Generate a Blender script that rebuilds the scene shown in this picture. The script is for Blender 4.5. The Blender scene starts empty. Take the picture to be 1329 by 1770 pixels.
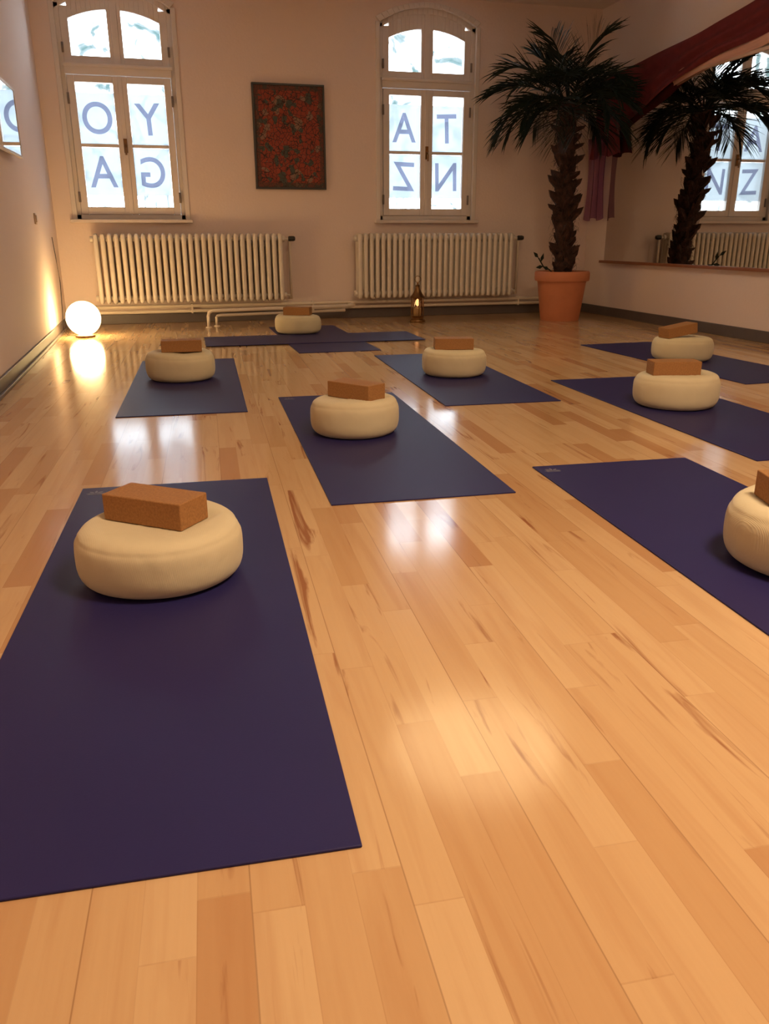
import bpy, bmesh, math, random
from mathutils import Vector, Matrix
random.seed(7)
col=bpy.context.scene.collection
XL,XR,YB,YF,CZ=-.87,4.546,8.44,-2.6,2.95
# ---------------------------------------------------------------- materials
class NT:
    def __init__(s,name):
        s.m=bpy.data.materials.new(name);s.m.use_nodes=True;s.t=s.m.node_tree;s.t.nodes.clear()
        s.out=s.t.nodes.new('ShaderNodeOutputMaterial')
    def n(s,typ,inp=None,**kw):
        nd=s.t.nodes.new(typ)
        for k,v in kw.items(): setattr(nd,k,v)
        for k,v in (inp or {}).items(): s.set(nd,k,v)
        return nd
    def set(s,nd,k,v):
        i=nd.inputs[k]
        if isinstance(v,bpy.types.NodeSocket): s.t.links.new(v,i)
        elif isinstance(v,bpy.types.Node): s.t.links.new(v.outputs[0],i)
        else:
            if isinstance(v,(tuple,list)) and len(v)==3 and i.type=='RGBA': v=(*v,1)
            i.default_value=v
    def math(s,op,a,b=None,clamp=False):
        nd=s.n('ShaderNodeMath',{0:a},operation=op,use_clamp=clamp)
        if b is not None: s.set(nd,1,b)
        return nd.outputs[0]
    def mix(s,f,a,b,bt='MIX'):
        nd=s.n('ShaderNodeMix',data_type='RGBA',blend_type=bt)
        s.set(nd,0,f);s.set(nd,6,a);s.set(nd,7,b);return nd.outputs[2]
    def ramp(s,f,stops):
        nd=s.n('ShaderNodeValToRGB',{0:f});e=nd.color_ramp.elements
        while len(e)<len(stops): e.new(.5)
        for q,(p,c) in zip(e,stops): q.position=p;q.color=(*c,1)
        return nd.outputs[0]
    def surf(s,x): s.t.links.new(x.outputs[0] if isinstance(x,bpy.types.Node) else x,s.out.inputs[0])
    def obj(s): return s.n('ShaderNodeTexCoord').outputs['Object']
    def bsdf(s,color,rough=.6,bump=None,bs=.2,bd=.01,**kw):
        b=s.n('ShaderNodeBsdfPrincipled',{'Base Color':color,'Roughness':rough})
        for k,v in kw.items(): s.set(b,k.replace('_',' '),v)
        if bump is not None:
            bn=s.n('ShaderNodeBump',{'Height':bump,'Strength':bs,'Distance':bd}); s.set(b,'Normal',bn)
        s.surf(b);return b
def simple(name,c,rough=.6,var=.12,scale=12,bs=.15,bd=.004,**kw):
    t=NT(name);o=t.obj()
    nz=t.n('ShaderNodeTexNoise',{'Vector':o,'Scale':scale,'Detail':5.})
    dark=tuple(x*(1-var) for x in c);lite=tuple(min(1,x*(1+var)) for x in c)
    t.bsdf(t.mix(nz.outputs[0],dark,lite),rough,nz.outputs[0],bs,bd,**kw);return t.m
def wallmat(name,c):
    t=NT(name);o=t.obj()
    a=t.n('ShaderNodeTexNoise',{'Vector':o,'Scale':1.3,'Detail':3.}).outputs[0]
    b=t.n('ShaderNodeTexNoise',{'Vector':o,'Scale':45.,'Detail':6.}).outputs[0]
    t.bsdf(t.mix(a,tuple(x*.93 for x in c),c),.85,b,.25,.006);return t.m
M_wall=wallmat('plaster_wall',(.79,.665,.61))
M_ceil=wallmat('plaster_ceiling',(.80,.71,.66))
M_frame=simple('painted_window_wood',(.70,.64,.60),.45,.06,8)
M_hinge=simple('painted_hinge',(.20,.16,.14),.5,.1,20)
M_base=simple('grey_baseboard',(.10,.08,.075),.5,.2,6)
M_sillc=simple('window_sill_paint',(.66,.58,.54),.5,.08,8)
M_rad=simple('cream_radiator_enamel',(.74,.68,.60),.38,.06,10)
M_pipe=simple('pipe_paint',(.74,.66,.56),.4,.06,10)
M_black=simple('black_plastic',(.02,.018,.018),.4)
M_terr=simple('terracotta',(.52,.19,.09),.65,.15,9)
M_soil=simple('soil',(.05,.03,.02),.95,.5,40,.8,.02)
M_brass=simple('aged_brass',(.22,.12,.05),.35,.25,20,Metallic=.9)
M_ledge=simple('brown_wood_ledge',(.25,.09,.04),.5,.25,8)
M_beam=simple('pale_mirror_trim',(.62,.44,.34),.5,.1,8)
M_socket=simple('beige_plastic',(.55,.42,.30),.4,.03)
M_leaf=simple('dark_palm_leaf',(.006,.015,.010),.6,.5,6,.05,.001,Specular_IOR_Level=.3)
# trunk
t=NT('palm_trunk_bark');o=t.obj();nz=t.n('ShaderNodeTexNoise',{'Vector':o,'Scale':22.,'Detail':8.}).outputs[0]
t.bsdf(t.ramp(nz,[(.3,(.016,.007,.006)),(.6,(.055,.022,.015)),(.8,(.11,.046,.03))]),.9,nz,.8,.02);M_bark=t.m
# mirror glass
t=NT('mirror_glass');t.bsdf((.72,.70,.67),.015,Metallic=1.0);M_mirror=t.m
# pane glass
t=NT('window_glass');tr=t.n('ShaderNodeBsdfTransparent',{'Color':(.95,.98,1.)});gl=t.n('ShaderNodeBsdfGlossy',{'Roughness':.03})
fr=t.n('ShaderNodeFresnel',{'IOR':1.3});ms=t.n('ShaderNodeMixShader',{0:fr.outputs[0]});t.set(ms,1,tr);t.set(ms,2,gl);t.surf(ms);M_glass=t.m
# sheet
t=NT('translucent_blue_sheet');o=t.obj();nz=t.n('ShaderNodeTexNoise',{'Vector':o,'Scale':7.,'Detail':4.}).outputs[0]
c=t.mix(nz,(.28,.315,.35),(.34,.365,.385));tl=t.n('ShaderNodeBsdfTranslucent',{'Color':c});tr=t.n('ShaderNodeBsdfTransparent',{'Color':(.056,.062,.066)})
ms=t.n('ShaderNodeMixShader',{0:.45});t.set(ms,1,tl);t.set(ms,2,tr);t.surf(ms);M_sheet=t.m
t=NT('blue_letter_foil');df=t.n('ShaderNodeBsdfDiffuse',{'Color':(.24,.25,.33)})
tr=t.n('ShaderNodeBsdfTransparent',{'Color':(.38,.37,.49)});m2=t.n('ShaderNodeMixShader',{0:.9});t.set(m2,1,df);t.set(m2,2,tr);t.surf(m2);M_letter=t.m
# mat
t=NT('indigo_yoga_mat_rubber');o=t.obj();w=t.n('ShaderNodeTexVoronoi',{'Vector':o,'Scale':300.}).outputs[0]
nz=t.n('ShaderNodeTexNoise',{'Vector':o,'Scale':3.,'Detail':3.}).outputs[0]
t.bsdf(t.mix(nz,(.018,.016,.090),(.022,.019,.106)),.50,w,.08,.001,Specular_IOR_Level=.24);M_mat=t.m
M_logo=simple('mat_print',(.16,.16,.24),.6,.02)
# cushion fabric
t=NT('cream_cotton');o=t.obj()
w1=t.n('ShaderNodeTexWave',{'Vector':o,'Scale':170.,'Distortion':1.}).outputs[0]
nz=t.n('ShaderNodeTexNoise',{'Vector':o,'Scale':7.,'Detail':3.}).outputs[0]
cr_=t.n('ShaderNodeTexNoise',{'Vector':o,'Scale':5.,'Detail':2.,'Distortion':1.5}).outputs[0]
h=t.math('ADD',t.math('ADD',t.math('MULTIPLY',w1,.06),t.math('MULTIPLY',nz,.8)),t.math('MULTIPLY',cr_,1.5))
t.bsdf(t.mix(nz,(.62,.55,.36),(.70,.63,.43)),.9,h,.28,.014,Sheen_Weight=.15);M_cush=t.m
# cork
t=NT('cork_block');o=t.obj();nz=t.n('ShaderNodeTexNoise',{'Vector':o,'Scale':180.,'Detail':3.}).outputs[0]
t.bsdf(t.ramp(nz,[(.3,(.28,.135,.045)),(.55,(.35,.17,.057)),(.75,(.41,.205,.070))]),.75,nz,.1,.001);M_cork=t.m
# fabric drape
t=NT('maroon_cloth');o=t.obj();nz=t.n('ShaderNodeTexNoise',{'Vector':o,'Scale':14.,'Detail':4.}).outputs[0]
t.bsdf(t.mix(nz,(.10,.009,.014),(.19,.020,.026)),.85,nz,.3,.01);M_maroon=t.m
M_lining=simple('pale_pink_lining',(.66,.38,.31),.85,.1,12)
t=NT('sheer_purple_cloth');df=t.n('ShaderNodeBsdfDiffuse',{'Color':(.22,.08,.17)});tr=t.n('ShaderNodeBsdfTransparent',{'Color':(.75,.55,.7)})
ms=t.n('ShaderNodeMixShader',{0:.45});t.set(ms,1,df);t.set(ms,2,tr);t.surf(ms);M_sheer=t.m
# glow
def emis(name,c,s):
    t=NT(name);e=t.n('ShaderNodeEmission',{'Color':c,'Strength':s});t.surf(e);return t.m
t=NT('glowing_glass_ball');o=t.obj();v=t.n('ShaderNodeTexVoronoi',{'Vector':o,'Scale':16.},feature='DISTANCE_TO_EDGE').outputs[0]
v=t.math('MULTIPLY',v,4.,True)
lw=t.n('ShaderNodeLayerWeight',{'Blend':.35}).outputs[1]
st_=t.math('ADD',t.math('MULTIPLY',t.math('SUBTRACT',1.,lw,True),t.math('ADD',t.math('MULTIPLY',v,40.),22.)),2.)
e=t.n('ShaderNodeEmission',{'Color':(1,.66,.28),'Strength':st_});t.surf(e);M_ball=t.m
M_flame=emis('candle_glow',(1,.5,.22),3.)
t=NT('lantern_glass_clear');tr=t.n('ShaderNodeBsdfTransparent',{'Color':(.8,.65,.5)});gl=t.n('ShaderNodeBsdfGlossy',{'Roughness':.08});ms=t.n('ShaderNodeMixShader',{0:.12});t.set(ms,1,tr);t.set(ms,2,gl);t.surf(ms);M_amber=t.m
# painting
t=NT('folk_painting');o=t.obj()
nz=t.n('ShaderNodeTexNoise',{'Vector':o,'Scale':12.,'Detail':6.})
vv=t.n('ShaderNodeVectorMath',{0:o,1:t.n('ShaderNodeVectorMath',{0:nz.outputs['Color'],1:(.06,.06,.06)},operation='MULTIPLY').outputs[0]},operation='ADD').outputs[0]
d=t.n('ShaderNodeTexVoronoi',{'Vector':vv,'Scale':26.},feature='DISTANCE_TO_EDGE').outputs[0]
d2=t.n('ShaderNodeTexVoronoi',{'Vector':vv,'Scale':21.});d3=t.n('ShaderNodeTexVoronoi',{'Vector':vv,'Scale':42.}).outputs[0]
base=t.mix(nz.outputs[0],(.17,.022,.012),(.34,.055,.025))
sep=t.n('ShaderNodeSeparateColor',{0:d2.outputs['Color']})
c=t.mix(t.math('GREATER_THAN',sep.outputs[0],.78),base,(.05,.065,.05))
c=t.mix(t.math('GREATER_THAN',sep.outputs[1],.92),c,(.22,.13,.08))
c=t.mix(t.math('LESS_THAN',d,.05),c,(.035,.015,.012))
c=t.mix(t.math('LESS_THAN',d3,.16),c,(.12,.11,.08))
sp=t.n('ShaderNodeSeparateXYZ',{0:o})
bd_=t.math('MAXIMUM',t.math('GREATER_THAN',t.math('ABSOLUTE',sp.outputs[0]),.285),t.math('GREATER_THAN',t.math('ABSOLUTE',sp.outputs[2]),.40))
c=t.mix(t.math('MULTIPLY',bd_,.65),c,(.05,.035,.025))
t.bsdf(c,.7);M_art=t.m
# floor
t=NT('maple_strip_parquet');o=t.obj();sx=t.n('ShaderNodeSeparateXYZ',{0:o})
X,Y=sx.outputs[0],sx.outputs[1]
A=math.cos(.055);B=math.sin(.055)
u=t.math('SUBTRACT',t.math('MULTIPLY',X,A),t.math('MULTIPLY',Y,B))
v=t.math('ADD',t.math('MULTIPLY',X,B),t.math('MULTIPLY',Y,A))
us=t.math('DIVIDE',u,.0665);row=t.math('FLOOR',us);fu=t.math('FRACT',us)
rr=t.n('ShaderNodeTexWhiteNoise',{'W':row},noise_dimensions='1D').outputs[0]
vs=t.math('ADD',t.math('DIVIDE',v,.60),t.math('MULTIPLY',rr,9.7));cell=t.math('FLOOR',vs);fv=t.math('FRACT',vs)
cv=t.n('ShaderNodeCombineXYZ',{0:row,1:cell})
wn=t.n('ShaderNodeTexWhiteNoise',{'Vector':cv},noise_dimensions='2D');rnd=wn.outputs[0]
sc=t.n('ShaderNodeSeparateColor',{0:wn.outputs[1]});r2=sc.outputs[1];r3=sc.outputs[2]
gv=t.n('ShaderNodeCombineXYZ',{0:t.math('MULTIPLY',u,26.),1:t.math('MULTIPLY',v,1.6),2:t.math('MULTIPLY',rnd,60.)})
g=t.n('ShaderNodeTexNoise',{'Vector':gv,'Scale':1.,'Detail':6.,'Distortion':.6}).outputs[0]
fv2=t.n('ShaderNodeCombineXYZ',{0:t.math('MULTIPLY',u,160.),1:t.math('MULTIPLY',v,5.),2:t.math('MULTIPLY',rnd,30.)})
fg=t.n('ShaderNodeTexNoise',{'Vector':fv2,'Scale':1.,'Detail':3.}).outputs[0]
c=t.ramp(rnd,[(0.,(.64,.45,.25)),(.55,(.60,.405,.215)),(.84,(.54,.34,.17)),(1.,(.46,.25,.12))])
c=t.mix(t.math('MULTIPLY',t.math('SUBTRACT',g,.48,True),1.4,True),c,(.43,.215,.095))
sv=t.n('ShaderNodeCombineXYZ',{0:t.math('MULTIPLY',u,27.),1:t.math('MULTIPLY',v,2.0),2:t.math('MULTIPLY',r2,80.)})
s_=t.n('ShaderNodeTexNoise',{'Vector':sv,'Scale':1.,'Detail':5.,'Distortion':1.0}).outputs[0]
thr=t.math('SUBTRACT',.645,t.math('MULTIPLY',t.math('GREATER_THAN',r3,.70),.065))
st=t.math('MULTIPLY',t.math('SUBTRACT',s_,thr,True),9.,True)
c=t.mix(t.math('MULTIPLY',st,.85),c,(.26,.085,.035))
c=t.mix(t.math('MULTIPLY',fg,.14),c,(.36,.16,.06))
eu=t.math('LESS_THAN',fu,.02);ev=t.math('LESS_THAN',fv,.004)
seam=t.math('MAXIMUM',eu,ev)
u3=t.math('FRACT',t.math('DIVIDE',us,3.));e3=t.math('LESS_THAN',u3,.010)
c=t.mix(t.math('MULTIPLY',seam,.13),c,(.2,.07,.02))
c=t.mix(t.math('MULTIPLY',e3,.35),c,(.15,.05,.02))
hb=t.math('ADD',t.math('MULTIPLY',rnd,.25),t.math('MULTIPLY',t.math('SUBTRACT',1.,e3),.5))
t.bsdf(c,t.math('ADD',t.math('MULTIPLY',fg,.05),.11),t.math('ADD',hb,t.math('MULTIPLY',g,.3)),.03,.004,Specular_IOR_Level=.6);M_floor=t.m
# ---------------------------------------------------------------- mesh builder
class MB:
    def __init__(s): s.v=[];s.f=[]
    def add(s,vs,fs,M=None):
        b=len(s.v)
        for q in vs: s.v.append(tuple(M@Vector(q)) if M else tuple(q))
        for f in fs: s.f.append(tuple(i+b for i in f))
    def box(s,x0,x1,y0,y1,z0,z1,M=None):
        s.add([(x0,y0,z0),(x1,y0,z0),(x1,y1,z0),(x0,y1,z0),(x0,y0,z1),(x1,y0,z1),(x1,y1,z1),(x0,y1,z1)],
          [(0,3,2,1),(4,5,6,7),(0,1,5,4),(1,2,6,5),(2,3,7,6),(3,0,4,7)],M)
    def lathe(s,prof,n=32,cx=0,cy=0,M=None,sx=1,sy=1):
        vs=[];fs=[]
        for r,z in prof:
            for i in range(n):
                a=2*math.pi*i/n;vs.append((cx+r*math.cos(a)*sx,cy+r*math.sin(a)*sy,z))
        k=len(prof)
        for j in range(k-1):
            for i in range(n):
                i2=(i+1)%n;fs.append((j*n+i,j*n+i2,(j+1)*n+i2,(j+1)*n+i))
        fs.append(tuple(range(n-1,-1,-1)));fs.append(tuple((k-1)*n+i for i in range(n)))
        s.add(vs,fs,M)
    def tube(s,pts,r,n=10):
        pts=[Vector(p) for p in pts];vs=[];fs=[]
        rs=r if isinstance(r,(list,tuple)) else [r]*len(pts)
        up=Vector((0,0,1))
        for i,p in enumerate(pts):
            d=(pts[min(i+1,len(pts)-1)]-pts[max(i-1,0)]).normalized()
            a=d.cross(up)
            if a.length<.05: a=d.cross(Vector((0,1,0)))
            a.normalize();b=d.cross(a)
            for k in range(n):
                t_=2*math.pi*k/n;vs.append(p+(a*math.cos(t_)+b*math.sin(t_))*rs[i])
        for i in range(len(pts)-1):
            for k in range(n):
                k2=(k+1)%n;fs.append((i*n+k,i*n+k2,(i+1)*n+k2,(i+1)*n+k))
        fs.append(tuple(range(n)));fs.append(tuple((len(pts)-1)*n+k for k in range(n-1,-1,-1)))
        s.add(vs,fs)
    def prism(s,poly,y0,y1):
        n=len(poly);vs=[(x,y0,z) for x,z in poly]+[(x,y1,z) for x,z in poly]
        fs=[tuple(range(n)),tuple(range(2*n-1,n-1,-1))]+[((i+1)%n,i,n+i,n+(i+1)%n) for i in range(n)]
        s.add(vs,fs)
    def strip(s,lo,hi,y0,y1):
        for i in range(len(lo)-1): s.prism([lo[i],lo[i+1],hi[i+1],hi[i]],y0,y1)
    def obj(s,name,mat,parent=None,loc=(0,0,0),smooth=False,bevel=0,seg=2,rot=None,fixn=True,merge=False):
        me=bpy.data.meshes.new(name);me.from_pydata(s.v,[],s.f);me.validate()
        if fixn or merge:
            bm=bmesh.new();bm.from_mesh(me)
            if merge: bmesh.ops.remove_doubles(bm,verts=bm.verts,dist=1e-5)
            if fixn: bmesh.ops.recalc_face_normals(bm,faces=bm.faces)
            bm.to_mesh(me);bm.free()
        me.materials.append(mat);o=bpy.data.objects.new(name,me);col.objects.link(o)
        o.location=loc
        if rot: o.rotation_euler=rot
        if parent: o.parent=parent
        if smooth:
            for p in me.polygons: p.use_smooth=True
        if bevel:
            b=o.modifiers.new('bevel','BEVEL');b.width=bevel;b.segments=seg;b.limit_method='ANGLE';b.angle_limit=.6
        if smooth=='auto':
            es=o.modifiers.new('es','EDGE_SPLIT');es.split_angle=.7
        return o
def empty(name,loc,label,cat,group=None,rot=0):
    e=bpy.data.objects.new(name,None);col.objects.link(e);e.location=loc;e.rotation_euler=(0,0,rot);e.empty_display_size=.1
    return tag(e,label,cat,group)
def tag(o,label,cat,group=None):
    o['label']=label;o['category']=cat
    if group:o['group']=group
    return o
def struct(o,label=None):
    o['kind']='structure'
    if label:o['label']=label
    return o
# ---------------------------------------------------------------- room
m=MB();m.box(XL-.2,XR+.2,YF-.2,YB+.3,-.1,0);struct(m.obj('floor',M_floor),'glossy honey maple strip parquet floor')
m=MB();m.box(XL-.2,XR+.2,YF-.2,YB+.3,CZ,CZ+.1);struct(m.obj('ceiling',M_ceil),'plain white plaster ceiling')
m=MB();m.box(XL-.2,XL,YF-.2,YB+.3,0,CZ);struct(m.obj('wall_left',M_wall),'warm white plaster wall')
m=MB();m.box(XR,XR+.2,YF-.2,YB+.3,0,CZ);struct(m.obj('wall_right',M_wall),'warm white plaster wall behind mirror')
m=MB();m.box(XL,XR,YF-.2,YF,0,CZ);struct(m.obj('wall_front',M_wall),'warm white plaster wall')
WC=[-.18,2.715];HW=.5;ZB0=.955;SP=2.72;RA=.9083
def arch(x,off=0): return SP-(RA-.15)+math.sqrt(RA*RA-x*x)-off
m=MB();y0,y1=YB,YB+.3
xs=[XL];NS=16
for c in WC:
    xs+= [c-HW+2*HW*i/NS for i in range(NS+1)]
xs.append(XR)
def inwin(xm):
    for c in WC:
        if abs(xm-c)<HW: return c
    return None
for a,b in zip(xs[:-1],xs[1:]):
    c=inwin((a+b)/2)
    if c is None: m.box(a,b,y0,y1,0,CZ)
    else:
        m.prism([(a,0),(b,0),(b,ZB0),(a,ZB0)],y0,y1)
        m.prism([(a,arch(max(-HW,min(HW,a-c)))),(b,arch(max(-HW,min(HW,b-c)))),(b,CZ),(a,CZ)],y0,y1)
struct(m.obj('wall_back',M_wall),'warm white plaster wall with two arched windows')
# baseboards
m=MB();m.box(XL,XL+.018,YF,YB,0,.085);m.box(XL+.018,XL+.035,YF,YB,0,.02);struct(m.obj('baseboard_left',M_base,bevel=.004))
m=MB();m.box(XR-.02,XR,YF,YB,0,.09);struct(m.obj('baseboard_right',M_base,bevel=.004))
m=MB();m.box(XL+.035,XR-.02,YB-.02,YB,0,.09);struct(m.obj('baseboard_back',M_base,bevel=.004))
# windows
def build_window(idx,cx):
    w=MB();F0,F1=YB+.035,YB+.115
    w.box(-HW,-HW+.05,F0,F1,ZB0,SP);w.box(HW-.05,HW,F0,F1,ZB0,SP);w.box(-HW,HW,F0,F1,ZB0,ZB0+.045)
    xs=[-HW+2*HW*i/20 for i in range(21)]
    w.strip([(x,arch(x)-.06) for x in xs],[(x,arch(x)-.001) for x in xs],F0,F1)
    w.box(-HW+.04,HW-.04,F0-.02,F1,2.165,2.255)      # transom
    w.box(-HW+.03,HW-.03,F0-.035,F0,2.225,2.25)
    w.box(-.03,.03,F0,F1-.01,2.25,arch(0)-.05)        # top mullion
    o=w.obj('window_%d'%idx,M_frame,loc=(cx,0,0),bevel=.005)
    struct(o,'cream painted wooden arched window with four casement panes')
    # surround moulding
    w=MB()
    w.box(-HW-.03,-HW+.012,YB-.012,YB+.03,ZB0,SP);w.box(HW-.012,HW+.03,YB-.012,YB+.03,ZB0,SP)
    xo=[-HW-.03+(2*HW+.06)*i/20 for i in range(21)]
    k=(HW-.012)/(HW+.03)
    w.strip([(x*k,arch(x*k)-.012) for x in xo],[(x,arch(x*k)+.03) for x in xo],YB-.012,YB+.03)
    q=w.obj('window_casing',M_frame,parent=o,bevel=.004)
    # upper sashes
    for s in(-1,1):
        w=MB();a,b=.03,HW-.05
        def X(x): return s*x
        def bx(x0,x1,z0,z1,y0=F0+.005,y1=F1-.015): w.box(min(X(x0),X(x1)),max(X(x0),X(x1)),y0,y1,z0,z1)
        bx(a,.06,2.25,arch(.06)-.06);bx(.385,b,2.25,arch(b)-.055);bx(.06,.385,2.25,2.315)
        xx=[.06+.325*i/8 for i in range(9)]
        w.strip([(X(x),arch(x)-.185) for x in xx],[(X(x),arch(x)-.055) for x in xx],F0+.005,F1-.015)
        u_=w.obj('upper_sash',M_frame,parent=o,bevel=.003)
        g=MB();g.prism([(X(.055),2.31),(X(.39),2.31)]+[(X(x),arch(x)-.18) for x in (.39,.3,.2,.12,.055)],F0+.04,F0+.043)
        g.obj('glass_pane',M_glass,parent=u_)
        w=MB()
        if s<0: bx(-.02,.02,1.0,2.16,F0-.020,F0-.008)
        bx(.001,.062,1.0,2.16,F0-.012,F1-.03);bx(.385,HW-.052,1.0,2.16,F0-.012,F1-.03)
        bx(.062,.385,1.0,1.065,F0-.012,F1-.03);bx(.062,.385,2.104,2.16,F0-.012,F1-.03);bx(.062,.385,1.577,1.605,F0,F1-.03)
        cs=w.obj('casement',M_frame,parent=o,bevel=.004)
        g=MB();bxx=sorted((X(.06),X(.387)))
        g.box(bxx[0],bxx[1],F0+.03,F0+.033,1.06,2.107);g.obj('glass_pane',M_glass,parent=cs)
        for z0_,z1_ in ((1.105,1.195),(1.925,2.015),(2.33,2.41)):
            h=MB();h.tube([(X(HW-.05),F0-.02,z0_),(X(HW-.05),F0-.02,z1_)],.010)
            h.obj('hinge',M_hinge,parent=cs,smooth=True)
    h=MB();h.box(-.016,.016,F0-.030,F0-.018,1.53,1.65);h.tube([(0,F0-.026,1.6),(0,F0-.06,1.6),(0,F0-.065,1.57),(0,F0-.062,1.51)],.009)
    h.obj('window_handle',M_brass,parent=o,bevel=.002)
    s_=MB();s_.box(-HW-.05,HW+.05,YB-.07,YB+.04,ZB0-.03,ZB0)
    s_.obj('window_sill',M_sillc,parent=o,bevel=.006)
    return o
build_window(1,WC[0]);build_window(2,WC[1])
# letter sheets
def letter_mesh(ch):
    cu=bpy.data.curves.new('l','FONT');cu.body=ch;cu.size=.35;cu.offset=.003;cu.align_x='CENTER';cu.align_y='CENTER'
    ob=bpy.data.objects.new('l',cu);col.objects.link(ob);bpy.context.view_layer.update()
    dg=bpy.context.evaluated_depsgraph_get();me=bpy.data.meshes.new_from_object(ob.evaluated_get(dg))
    bpy.data.objects.remove(ob)
    xs=[v.co.x for v in me.vertices];ys=[v.co.y for v in me.vertices]
    cx=(min(xs)+max(xs))/2;cy=(min(ys)+max(ys))/2;k=.268/(max(ys)-min(ys))
    for v in me.vertices:
        x,y,z=v.co;v.co=(-(x-cx)*k*.92,z,(y-cy)*k)     # mirrored: reads from the street
    me.flip_normals();me.materials.clear();me.materials.append(M_letter);return me
YS=YB+.035+.026
for cx,rows in ((WC[0],('OY','AG')),(WC[1],('AT','ZN'))):
    for ri,row in enumerate(rows):
        for ci,ch in enumerate(row):
            x=cx+(-.2235 if ci==0 else .2235);zc=(1.815,1.370)[ri]
            jx=random.uniform(-.002,.002)
            hw=.160;hh=(.212,.203)[ri]
            s=MB();s.add([(-hw,0,-hh),(hw,0,-hh),(hw,0,hh),(-hw,0,hh)],[(0,1,2,3)])
            sh=s.obj('letter_sheet',M_sheet,loc=(x+jx,YS,zc),fixn=False)
            tag(sh,'translucent pale blue sheet with letter %s on a window pane'%ch,'window sign','letter sheets on the window panes')
            lo=bpy.data.objects.new('letter',letter_mesh(ch));col.objects.link(lo);lo.parent=sh;lo.location=(0,-.003,.005 if ri==0 else .0)
            lo.rotation_euler=(0,random.uniform(-.05,.05),0)
# ---------------------------------------------------------------- radiators
def radiator(x0,x1,n,valve_side):
    e=empty('radiator',((x0+x1)/2,YB-.13,0),'cream enamelled cast-iron column radiator below the window','radiator','column radiators on the back wall')
    L=x1-x0;p=L/n;m=MB();z0,z1=.20,.83
    for i in range(n):
        cx=-L/2+p*(i+.5)
        for cy in(-.055,0,.055):
            prof=[(.010,z0+.004),(.0155,z0+.02),(.0165,z0+.05),(.0165,z1-.05),(.0155,z1-.02),(.010,z1-.004)]
            m.lathe(prof,12,cx,cy,sx=1.28,sy=1.0)
        for z in(z0+.045,z1-.045):
            m.lathe([(.012,z-.045),(.020,z-.03),(.023,z),(.020,z+.03),(.012,z+.045)],12,cx,0,sx=.9,sy=3.4)
    for z in(z0+.05,z1-.05): m.tube([(-L/2+.01,0,z),(L/2-.01,0,z)],.022,12)
    m.obj('radiator_body',M_rad,parent=e,smooth=True)
    for sx in(-1,1):
        for z in (z0+.05,z1-.05):
            m=MB();m.tube([(sx*(L/2-.005),0,z),(sx*(L/2+.02),0,z)],.027,12)
            m.obj('end_plug',M_rad,parent=e,smooth='auto')
    for x in(-L/2+p*3,L/2-p*3):
        m=MB();m.box(x-.012,x+.012,-.01,.125,z0-.005,z0+.012);m.obj('wall_bracket',M_pipe,parent=e)
        m=MB();m.box(x-.012,x+.012,.0,.125,z1-.12,z1-.10);m.obj('wall_bracket',M_pipe,parent=e)
    m=MB();x=L/2+.055
    m.tube([(L/2+.02,0,z1-.05),(x,0,z1-.05),(x+.012,0,z1-.08),(x+.012,0,.21)],.013)
    m.tube([(L/2+.02,0,z0+.05),(L/2+.05,0,z0+.05),(L/2+.05,0,.21)],.011)
    m.obj('riser_pipe',M_pipe,parent=e,smooth=True)
    m=MB();m.lathe([(.016,0),(.024,.006),(.024,.05),(.019,.065),(.010,.068)],14,M=Matrix.Translation((x,-.01,z1-.05))@Matrix.Rotation(math.pi/2,4,'Y'))
    m.obj('valve_knob',M_black,parent=e,smooth='auto')
    return e
radiator(-.553,1.205,29,1);radiator(1.9385,3.62,28,1)
# heating pipes along wall
m=MB()
m.tube([(XL+.06,YB-.06,.160),(XR-.05,YB-.06,.160)],.017)
m.tube([(XL+.06,YB-.06,.112),(XR-.05,YB-.06,.112)],.015)
for x in (-.6,.3,1.5,2.6,3.75):
    m.box(x-.008,x+.008,YB-.075,YB,.09,.18)
o=m.obj('heating_pipe',M_pipe,smooth=False);tag(o,'pair of cream painted heating pipes along the wall base','pipe')
m=MB();m.tube([(.42,7.85,0),(.42,7.85,.10),(.43,7.85,.135),(.46,7.85,.15),(.52,7.86,.15),(1.2,7.98,.15),(1.80,8.08,.15),(1.87,8.14,.15),(1.87,8.34,.15)],.016)
m.tube([(.50,7.95,0),(.50,7.95,.08),(.51,7.95,.095),(.54,7.95,.10),(1.2,8.06,.10),(1.78,8.16,.10),(1.80,8.34,.10)],.013)
m.lathe([(.028,0),(.028,.006),(.016,.01)],14,.42,7.85);m.lathe([(.028,0),(.028,.006),(.016,.01)],14,.50,7.95)
tag(m.obj('floor_pipe',M_pipe,smooth='auto'),'cream painted bent heating pipe rising from the floor','pipe')
# ---------------------------------------------------------------- painting
px0,px1,pz0,pz1=.989,1.674,1.234,2.154
e=empty('painting',((px0+px1)/2,YB,(pz0+pz1)/2),'dark red folk style painting in a thin dark frame','painting')
w,h=(px1-px0)/2,(pz1-pz0)/2
m=MB();fw=.018
m.box(-w,w,-.035,0,h-fw,h);m.box(-w,w,-.035,0,-h,-h+fw);m.box(-w,-w+fw,-.035,0,-h+fw,h-fw);m.box(w-fw,w,-.035,0,-h+fw,h-fw)
m.obj('picture_frame',M_black,parent=e,bevel=.002)
m=MB();m.box(-w+fw,w-fw,-.026,-.004,-h+fw,h-fw);m.obj('canvas',M_art,parent=e)
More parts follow.
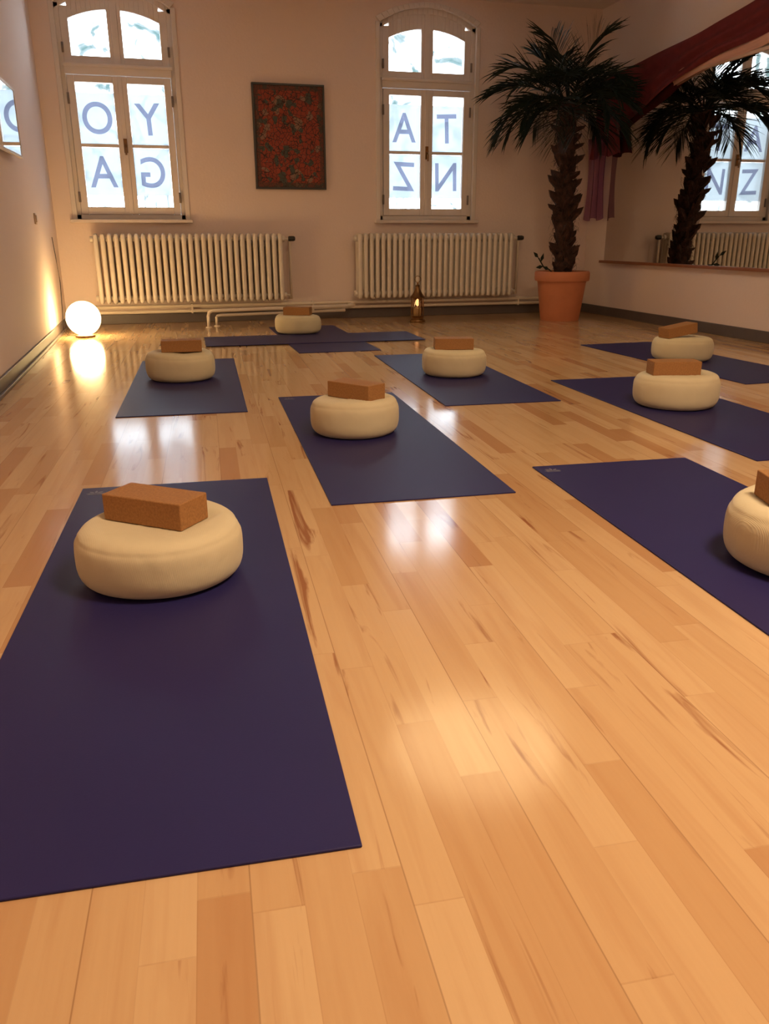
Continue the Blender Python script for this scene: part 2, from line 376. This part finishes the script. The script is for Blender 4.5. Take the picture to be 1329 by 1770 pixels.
# ---------------------------------------------------------------- right mirror
e=empty('wall_mirror',(XR,5.0,.53),'large frameless wall mirror with pale trim and wooden ledge','mirror')
m=MB();m.box(-.018,-.002,-3.2,2.99,.025,1.575);m.obj('mirror_panel',M_mirror,parent=e)
m=MB();m.box(-.05,0,-3.25,3.04,0,.025);m.obj('mirror_ledge',M_ledge,parent=e,bevel=.003)
m=MB();m.box(-.032,0,-3.25,3.02,1.575,1.60);m.obj('mirror_trim',M_beam,parent=e,bevel=.003)
# left mirror
e=empty('wall_mirror',(XL+.012,5.45,1.30),'framed wall mirror leaning slightly off the plaster wall','mirror',rot=-.034)
ML=.90
m=MB();m.box(.004,.020,0.015,ML-.015,.015,.405);m.obj('mirror_panel',M_mirror,parent=e)
m=MB();m.box(0,.024,0,.015,0,.42);m.box(0,.024,ML-.015,ML,0,.42);m.box(0,.024,.015,ML-.015,0,.015);m.box(0,.024,.015,ML-.015,.405,.42);m.obj('mirror_frame',M_frame,parent=e,bevel=.002)
# socket
e=empty('wall_switch',(XL,7.06,.933),'small beige light switch on the wall','switch')
m=MB();m.box(0,.012,-.04,.04,-.04,.04);m.obj('switch_plate',M_socket,parent=e,bevel=.004)
m=MB();m.box(.012,.018,-.026,.026,-.026,.026);m.obj('switch_rocker',M_socket,parent=e,bevel=.003)
# ---------------------------------------------------------------- drape
def interp(P,t):
    n=len(P)-1;s=t*n;i=min(int(s),n-1);f=s-i;f=f
    p0=P[max(i-1,0)];p1=P[i];p2=P[i+1];p3=P[min(i+2,n)]
    return tuple(.5*((2*b)+(-a+c)*f+(2*a-5*b+4*c-d)*f*f+(-a+3*b-3*c+d)*f**3) for a,b,c,d in zip(p0,p1,p2,p3))
e=empty('fabric_drape',(XR,7.0,2.1),'dark red cloth swag draped over the mirror with purple tail','drape')
top=[(4.6,2.84),(5.2,2.66),(5.92,2.47),(6.5,2.40),(6.97,2.36),(7.5,2.33),(8.0,2.30),(8.30,2.25)]
bot=[(4.6,2.50),(5.2,2.34),(5.88,2.21),(6.4,2.17),(6.9,2.08),(7.35,1.93),(7.8,1.80),(8.14,1.70)]
def sheet(topc,botc,mat,name,xo,amp,NU=90,NV=30):
    m=MB();vs=[];fs=[]
    for i in range(NU+1):
        a=interp(topc,i/NU);b=interp(botc,i/NU)
        for j in range(NV+1):
            s=j/NV;y=a[0]+(b[0]-a[0])*s;z=a[1]+(b[1]-a[1])*s
            x=xo-amp*math.sin(s*15+1.8*math.sin(i*.06))*(.4+.6*s)-amp*.45*math.sin(i*.25+s*6)
            vs.append((x,y-7,z-2.1))
    for i in range(NU):
        for j in range(NV):
            q=i*(NV+1)+j;fs.append((q,q+1,q+NV+2,q+NV+1))
    m.add(vs,fs);return m.obj(name,mat,parent=e,smooth=True,fixn=False)
sheet(top,bot,M_maroon,'cloth_swag',-.060,.020)
sheet([(4.6,2.6),(5.2,2.40),(5.88,2.26),(6.5,2.24),(7.05,2.14)],[(4.6,2.44),(5.2,2.27),(5.88,2.14),(6.5,2.11),(7.0,2.04)],M_lining,'cloth_lining',-.034,.004)
def tail(name,mat,ya,yb,zt,zb,xo,ph,n=24):
    m=MB();vs=[];fs=[];NV=20
    for i in range(n+1):
        for j in range(NV+1):
            s=j/NV;w=1-.25*math.sin(s*3.1)
            yc=(ya+yb)/2;y=yc+(ya+(yb-ya)*i/n-yc)*w
            z=zt+(zb-zt)*s+(.015*math.sin(i*.5+ph) if j==NV else 0)
            vs.append((xo-.018*math.sin(i*.8+ph+s),y-7,z-2.1))
    for i in range(n):
        for j in range(NV):
            q=i*(NV+1)+j;fs.append((q,q+1,q+NV+2,q+NV+1))
    m.add(vs,fs);return m.obj(name,mat,parent=e,smooth=True,fixn=False)
tail('cloth_tail',M_maroon,7.72,8.34,2.24,1.56,-.068,0)
tail('sheer_tail',M_sheer,7.96,8.39,1.75,.96,-.068,1)
# ---------------------------------------------------------------- palm
pe=empty('potted_palm',(3.86,7.6,0),'tall palm with shaggy trunk in a terracotta pot','potted plant')
m=MB();m.lathe([(.185,0),(.19,.01),(.235,.36),(.24,.375),(.262,.38),(.268,.40),(.268,.455),(.258,.47),(.24,.47),(.232,.44),(.225,.40),(.02,.39)],48)
m.obj('plant_pot',M_terr,parent=pe,smooth='auto')
m=MB();m.lathe([(.226,.40),(.2,.425),(.1,.44),(.01,.445)],28);m.obj('soil',M_soil,parent=pe,smooth=True)
m=MB()
def tc(z): return (.035*math.sin(z*2.6+.4)-.02,.02*math.sin(z*3))
N=16;pts=[];rs=[]
for i in range(N+1):
    z=.42+1.52*i/N;c=tc(z);pts.append((c[0],c[1],z));rs.append(.078+.020*math.sin(i*1.7)-.010*(i/N))
m.tube(pts,rs,16)
k=0;z=.44
while z<1.90:
    for j in range(3):
        a=k*2.4+random.uniform(-.5,.5);k+=1;c=tc(z)
        zz=z+random.uniform(-.05,.04);L=random.uniform(.05,.17);out=random.uniform(.03,.12)
        W=random.uniform(.018,.045);R0=.068
        d=Vector((math.cos(a),math.sin(a),0));s=Vector((-d.y,d.x,0));b=Vector((c[0],c[1],zz))
        v=[b+d*R0+s*W,b+d*R0-s*W,b+d*(R0+out*.8)+s*W*.6+Vector((0,0,L*.6)),b+d*(R0+out*.8)-s*W*.6+Vector((0,0,L*.6)),
           b+d*(R0+out)+s*.007+Vector((0,0,L)),b+d*(R0+out)-s*.007+Vector((0,0,L)),b+d*(R0-.02)+s*W*.8+Vector((0,0,L*.75)),b+d*(R0-.02)-s*W*.8+Vector((0,0,L*.75))]
        m.add(v,[(0,1,3,2),(2,3,5,4),(4,5,7,6),(0,2,4,6),(1,7,5,3),(0,6,7,1)])
    z+=.045
for i in range(700):   # loose fibres
    a=random.uniform(0,6.28);z=random.uniform(.46,1.9);c=tc(z);d=Vector((math.cos(a),math.sin(a),0))
    b=Vector((c[0],c[1],z))+d*.075;e1=b+d*random.uniform(.02,.08)+Vector((0,0,random.uniform(-.06,.10)));e2=e1+d*.015+Vector((random.uniform(-.02,.02),0,random.uniform(-.07,.03)))
    s=Vector((-d.y,d.x,0))*.004
    m.add([b-s,b+s,e1+s*.8,e1-s*.8,e2],[(0,1,2,3),(3,2,4)])
m.obj('trunk',M_bark,parent=pe)
def lim(q): return Vector((min(q.x,.570),min(q.y,.80),q.z))
def frond(az,el,L,droop):
    if math.cos(az)>.6: L*=.84
    m=MB();d=Vector((math.cos(az)*math.cos(el),math.sin(az)*math.cos(el),math.sin(el)))
    c=tc(1.9);p=Vector((c[0]+.03*math.cos(az),c[1]+.03*math.sin(az),1.88+random.uniform(0,.12)));pts=[p.copy()];N=12;LP=L
    for i in range(N):
        d=(d+Vector((0,0,-droop*(i/N)**1.1*.20))).normalized();p=p+d*LP/N;pts.append(p.copy())
    m.tube([lim(q) for q in pts],[.009*(1-.75*i/N)+.001 for i in range(N+1)],5)
    K=28
    for i in range(K):
        t=.28+.72*i/(K-1);s=min(t,.999)*N;ii=min(int(s),N-1);f=s-ii;q=pts[ii].lerp(pts[ii+1],f)
        tg=(pts[min(ii+1,N)]-pts[max(ii,0)]).normalized();side=tg.cross(Vector((0,0,1)))
        if side.length<.1: side=Vector((-math.sin(az),math.cos(az),0))
        side.normalize();upv=side.cross(tg)
        for sg in(-1,1):
            l=.29*(.65+.40*math.sin(math.pi*((t-.3)/.7)*.8+.3))*random.uniform(.75,1.2)
            dr=(tg*(.70+.75*(t-.3))+side*sg*(.90-.40*(t-.3))+upv*.16+Vector((0,0,random.uniform(-.2,.20)))).normalized()
            w=.0056;wv=(upv*random.uniform(.3,1)+tg*random.uniform(.2,.8)).normalized();wv=(wv-dr*wv.dot(dr)).normalized()*w
            dn=random.uniform(.0,.34)
            a0=q;a1=q+dr*l*.5;dr2=(dr+Vector((0,0,-dn))).normalized();a2=a1+dr2*l*.3;a3=a2+(dr2+Vector((0,0,-dn))).normalized()*l*.25
            P=[a0-wv*.6,a0+wv*.6,a1-wv,a1+wv,a2-wv*.7,a2+wv*.7,a3]
            m.add([lim(x) for x in P],[(0,1,3,2),(2,3,5,4),(4,5,6)])
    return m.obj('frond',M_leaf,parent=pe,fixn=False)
for ring,(n,el,L,dr) in enumerate([(5,1.12,.60,1.1),(8,.76,.66,1.4),(9,.42,.70,1.5),(8,.08,.68,1.4),(4,-.25,.50,1.2)]):
    for i in range(n):
        az=2*math.pi*i/n+ring*.37+random.uniform(-.25,.25)
        frond(az,el+random.uniform(-.15,.15),L*random.uniform(.82,1.12),dr*random.uniform(.6,1.3))
# small sprig in pot
m=MB();m.tube([(-.12,-.1,.43),(-.2,-.12,.49),(-.27,-.13,.52),(-.33,-.14,.6)],.006,6)
for q,a in (((-.2,-.12,.49),2.6),((-.27,-.13,.52),3.3),((-.33,-.14,.6),2.2),((-.16,-.11,.46),4.0),((-.3,-.135,.56),1.5)):
    b=Vector(q);d=Vector((math.cos(a),-.2,math.sin(a)*.6)).normalized();s=d.cross(Vector((0,1,0))).normalized()*.018
    m.add([b,b+d*.04+s,b+d*.09,b+d*.04-s],[(0,1,2,3)])
m.obj('sprig',M_leaf,parent=pe,fixn=False)
# ---------------------------------------------------------------- lamp ball
e=empty('globe_lamp',(-.63,7.36,0),'glowing white ball lamp standing in the room corner','lamp')
m=MB();m.lathe([(.075,0),(.08,.005),(.078,.018),(.05,.024)],28);m.obj('lamp_base',M_brass,parent=e,smooth='auto')
m=MB();R=.14;m.lathe([(max(.004,R*math.sin(math.pi*i/22)),.157-R*math.cos(math.pi*i/22)) for i in range(1,22)],36)
m.obj('glass_ball',M_ball,parent=e,smooth=True)
m=MB();m.tube([(-.07,.02,.012),(-.15,.1,.01),(-.20,.3,.04),(-.205,.45,.2),(-.21,.6,.42),(-.215,.55,.62),(-.22,.5,.8)],.003,6)
m.obj('power_cord',M_black,parent=e,smooth=True)
# lantern
e=empty('lantern',(2.43,7.80,0),'small brass lantern with glowing candle on the floor','lantern')
m=MB();m.lathe([(.075,0),(.08,.01),(.078,.02),(.06,.035),(.062,.05),(.07,.06)],20)
for i in range(6):
    a=i*math.pi/3+.5;x,y=.058*math.cos(a),.058*math.sin(a);m.tube([(x,y,.05),(x*1.05,y*1.05,.14),(x,y,.235)],.005,6)
m.lathe([(.07,.23),(.072,.24),(.05,.265),(.03,.30),(.018,.33),(.022,.345),(.010,.355),(.008,.375)],20)
m.tube([(.03*math.sin(a*math.pi/8),0,.405+.03*-math.cos(a*math.pi/8)) for a in range(17)],.003,6)
m.obj('lantern_cage',M_brass,parent=e,smooth='auto')
m=MB();m.lathe([(.045,.055),(.05,.10),(.05,.18),(.045,.228)],20);m.obj('lantern_glass',M_amber,parent=e,smooth=True)
m=MB();m.lathe([(.035,.06),(.035,.13),(.033,.135)],16);m.obj('candle',M_cush,parent=e,smooth='auto')
m=MB();m.lathe([(.003,.15),(.018,.165),(.024,.185),(.017,.205),(.002,.22)],12);m.obj('candle_flame',M_flame,parent=e,smooth=True)
# ---------------------------------------------------------------- mats
def mat(x,y,th,L=1.84,W=.61,z=0,logo=True,label='dark indigo rubber yoga mat lying flat on the floor'):
    m=MB();T=.0045
    m.box(0,W,-L,0,0,T)
    o=m.obj('yoga_mat',M_mat,loc=(x,y,z),rot=(0,0,th),bevel=.0018)
    tag(o,label,'yoga mat','indigo yoga mats on the parquet')
    if logo:
        m=MB()
        for i in range(5):
            a=math.pi*(i+.0)/4;c,s=math.cos(a),math.sin(a)
            m.add([(.05,-.07,0),(.05+.02*c-.005*s,-.07+.02*s+.005*c,0),(.05+.032*c,-.07+.032*s,0),(.05+.02*c+.005*s,-.07+.02*s-.005*c,0)],[(0,1,2,3)])
        m.box(.025,.075,-.083,-.078,-.0001,.0002)
        m.obj('mat_emblem',M_logo,parent=o,loc=(0,0,T+.0006),fixn=False)
    return o
mat(-.302,2.7564,-.0558);mat(.554,4.203,-.050);mat(-.150,5.750,-.0527,logo=False);mat(1.426,5.590,-.058,logo=False)
mat(2.154,4.297,-.033,logo=False);mat(1.2536,2.6054,-.0604);mat(3.098,5.719,.03,logo=False)
mat(.955,7.70,-.01,logo=False,label='indigo yoga mat crossed by a second mat')
o=mat(.31,6.40,math.pi/2-.03,L=1.74,logo=False,z=.0047,label='indigo yoga mat laid crosswise over another mat')
# ---------------------------------------------------------------- cushions
def cushion(seed,D,H,blk,zb):
    rnd=random.Random(seed);m=MB();n=96;R=D/2
    ph=[rnd.uniform(0,6.28) for _ in range(10)]
    prof=[]
    K=34;rc=R*.32           # side bulge
    for i in range(K+1):
        a=-math.pi/2+math.pi*i/K
        cx=math.copysign(abs(math.cos(a))**.60,math.cos(a));cz=math.copysign(abs(math.sin(a))**.72,math.sin(a))
        sg=-.010*math.exp(-((a-.62)/.10)**2)     # sewn seam groove near the upper edge
        prof.append((R-rc+rc*cx+sg*R*.9,H/2+H/2*cz))
    top=[(R*.62,H*1.0),(R*.54,H*.998),(R*.45,H*.99),(R*.36,H*.982),(R*.27,H*.974),(R*.18,H*.97),(R*.10,H*.965),(.001,H*.965)]
    prof=[(.001,0),(R*.3,0)]+prof+top
    ca,sa=math.cos(blk[2]),math.sin(blk[2])
    vs=[];fs=[]
    for j,(r,z) in enumerate(prof):
        for i in range(n):
            a=2*math.pi*i/n
            q=1+.008*math.sin(2*a+ph[0])+.007*math.sin(3*a+ph[1])+.004*math.sin(5*a+ph[2])
            if r>.5*R: q+=(.004*math.sin(13*a+ph[3])+.003*math.sin(21*a+ph[4]))*math.exp(-((z/H-.8)/.16)**2)
            x,y=r*q*math.cos(a),r*q*math.sin(a)
            zz=z*(1+.03*math.sin(a+ph[5])+.015*math.sin(2*a+ph[6])) if z>.01 else z
            lx=(x-blk[0])*ca+(y-blk[1])*sa;ly=-(x-blk[0])*sa+(y-blk[1])*ca
            dx=max(0,abs(lx)-.120);dy=max(0,abs(ly)-.058);dd=math.hypot(dx,dy)
            lim_=zb+dd*.55
            if zz>lim_: 
                zz=lim_ if dd<.001 else lim_+(zz-lim_)*min(1,dd/.06)
            vs.append((x,y,zz))
    for j in range(len(prof)-1):
        for i in range(n):
            i2=(i+1)%n;fs.append((j*n+i,j*n+i2,(j+1)*n+i2,(j+1)*n+i))
    m.add(vs,fs);return m
CU=[(-.050,1.945,.395,.141,-.054,1.976,142,0,.131),(.760,3.325,.375,.150,.775,3.355,126,0,.140),(.088,4.95,.40,.160,.10,4.95,-2,0,.158),(1.687,4.66,.39,.152,1.68,4.66,-13,0,.150),
    (2.415,3.465,.405,.158,2.385,3.46,-14,0,.152),(1.555,1.575,.435,.168,1.522,1.585,-16,0,.162),(3.378,4.83,.395,.150,3.335,4.83,5,-8,.144),(1.14,7.14,.40,.150,1.14,7.13,-22,0,.147)]
for i,(x,y,D,H,bx,by,a,tilt,zb) in enumerate(CU):
    ar=math.radians(a)
    m=cushion(i+3,D,H,(bx-x,by-y,ar),zb)
    o=m.obj('meditation_cushion',M_cush,loc=(x,y,.005+(.005 if i==7 else 0)),smooth=True,merge=True)
    tag(o,'round cream cotton meditation cushion on an indigo yoga mat','cushion','round meditation cushions on the mats')
    b=MB();b.box(-.115,.115,-.055,.055,0,.066)
    bo=b.obj('yoga_block',M_cork,loc=(bx,by,.0065+zb+(.005 if i==7 else 0)+(.016 if tilt else 0)),rot=(0,math.radians(tilt),ar),bevel=.003,seg=3)
    tag(bo,'orange brown cork yoga block resting on a cream cushion','yoga block','cork yoga blocks on the cushions')
# ---------------------------------------------------------------- world and lights
w=bpy.data.worlds.new('overcast');bpy.context.scene.world=w;w.use_nodes=True;nt=w.node_tree;nt.nodes.clear()
wo=nt.nodes.new('ShaderNodeOutputWorld');bg=nt.nodes.new('ShaderNodeBackground');tc_=nt.nodes.new('ShaderNodeTexCoord')
nz=nt.nodes.new('ShaderNodeTexNoise');nz.inputs['Scale'].default_value=26;nz.inputs['Detail'].default_value=3;nz.inputs['Distortion'].default_value=2.5
cr=nt.nodes.new('ShaderNodeValToRGB');e_=cr.color_ramp.elements
e_[0].position=.30;e_[0].color=(.030,.050,.052,1);e_[1].position=.47;e_[1].color=(.86,.94,1,1)
e2=e_.new(.39);e2.color=(.075,.088,.093,1)
nt.links.new(tc_.outputs['Generated'],nz.inputs['Vector']);nt.links.new(nz.outputs[0],cr.inputs[0]);nt.links.new(cr.outputs[0],bg.inputs[0])
bg.inputs[1].default_value=12;nt.links.new(bg.outputs[0],wo.inputs[0])
def area(name,loc,size,power,c,rot=(0,0,0)):
    l=bpy.data.lights.new(name,'AREA');l.shape='DISK';l.size=size;l.energy=power;l.color=c
    o=bpy.data.objects.new(name,l);col.objects.link(o);o.location=loc;o.rotation_euler=rot;return o
area('ceiling_light',(2.03,4.95,CZ-.06),1.3,18,(1,.74,.38))
area('ceiling_light',(1.6,.6,CZ-.06),.8,112,(1,.71,.45))
# ---------------------------------------------------------------- camera
ps,pp,r=.2618,.3274,-.0029
F=Vector((math.sin(ps)*math.cos(pp),math.cos(ps)*math.cos(pp),-math.sin(pp)));R0=Vector((math.cos(ps),-math.sin(ps),0));U0=R0.cross(F)
Rv=R0*math.cos(r)+U0*math.sin(r);U=-R0*math.sin(r)+U0*math.cos(r)
cd=bpy.data.cameras.new('camera');cd.sensor_fit='VERTICAL';cd.sensor_height=36;cd.lens=1401.66/1770*36;cd.clip_start=.05
co=bpy.data.objects.new('camera',cd);col.objects.link(co)
co.matrix_world=Matrix(((Rv.x,U.x,-F.x,0),(Rv.y,U.y,-F.y,0),(Rv.z,U.z,-F.z,.7963),(0,0,0,1)))
bpy.context.scene.camera=co
vs_=bpy.context.scene.view_settings;vs_.view_transform='Standard';vs_.look='None';vs_.exposure=0
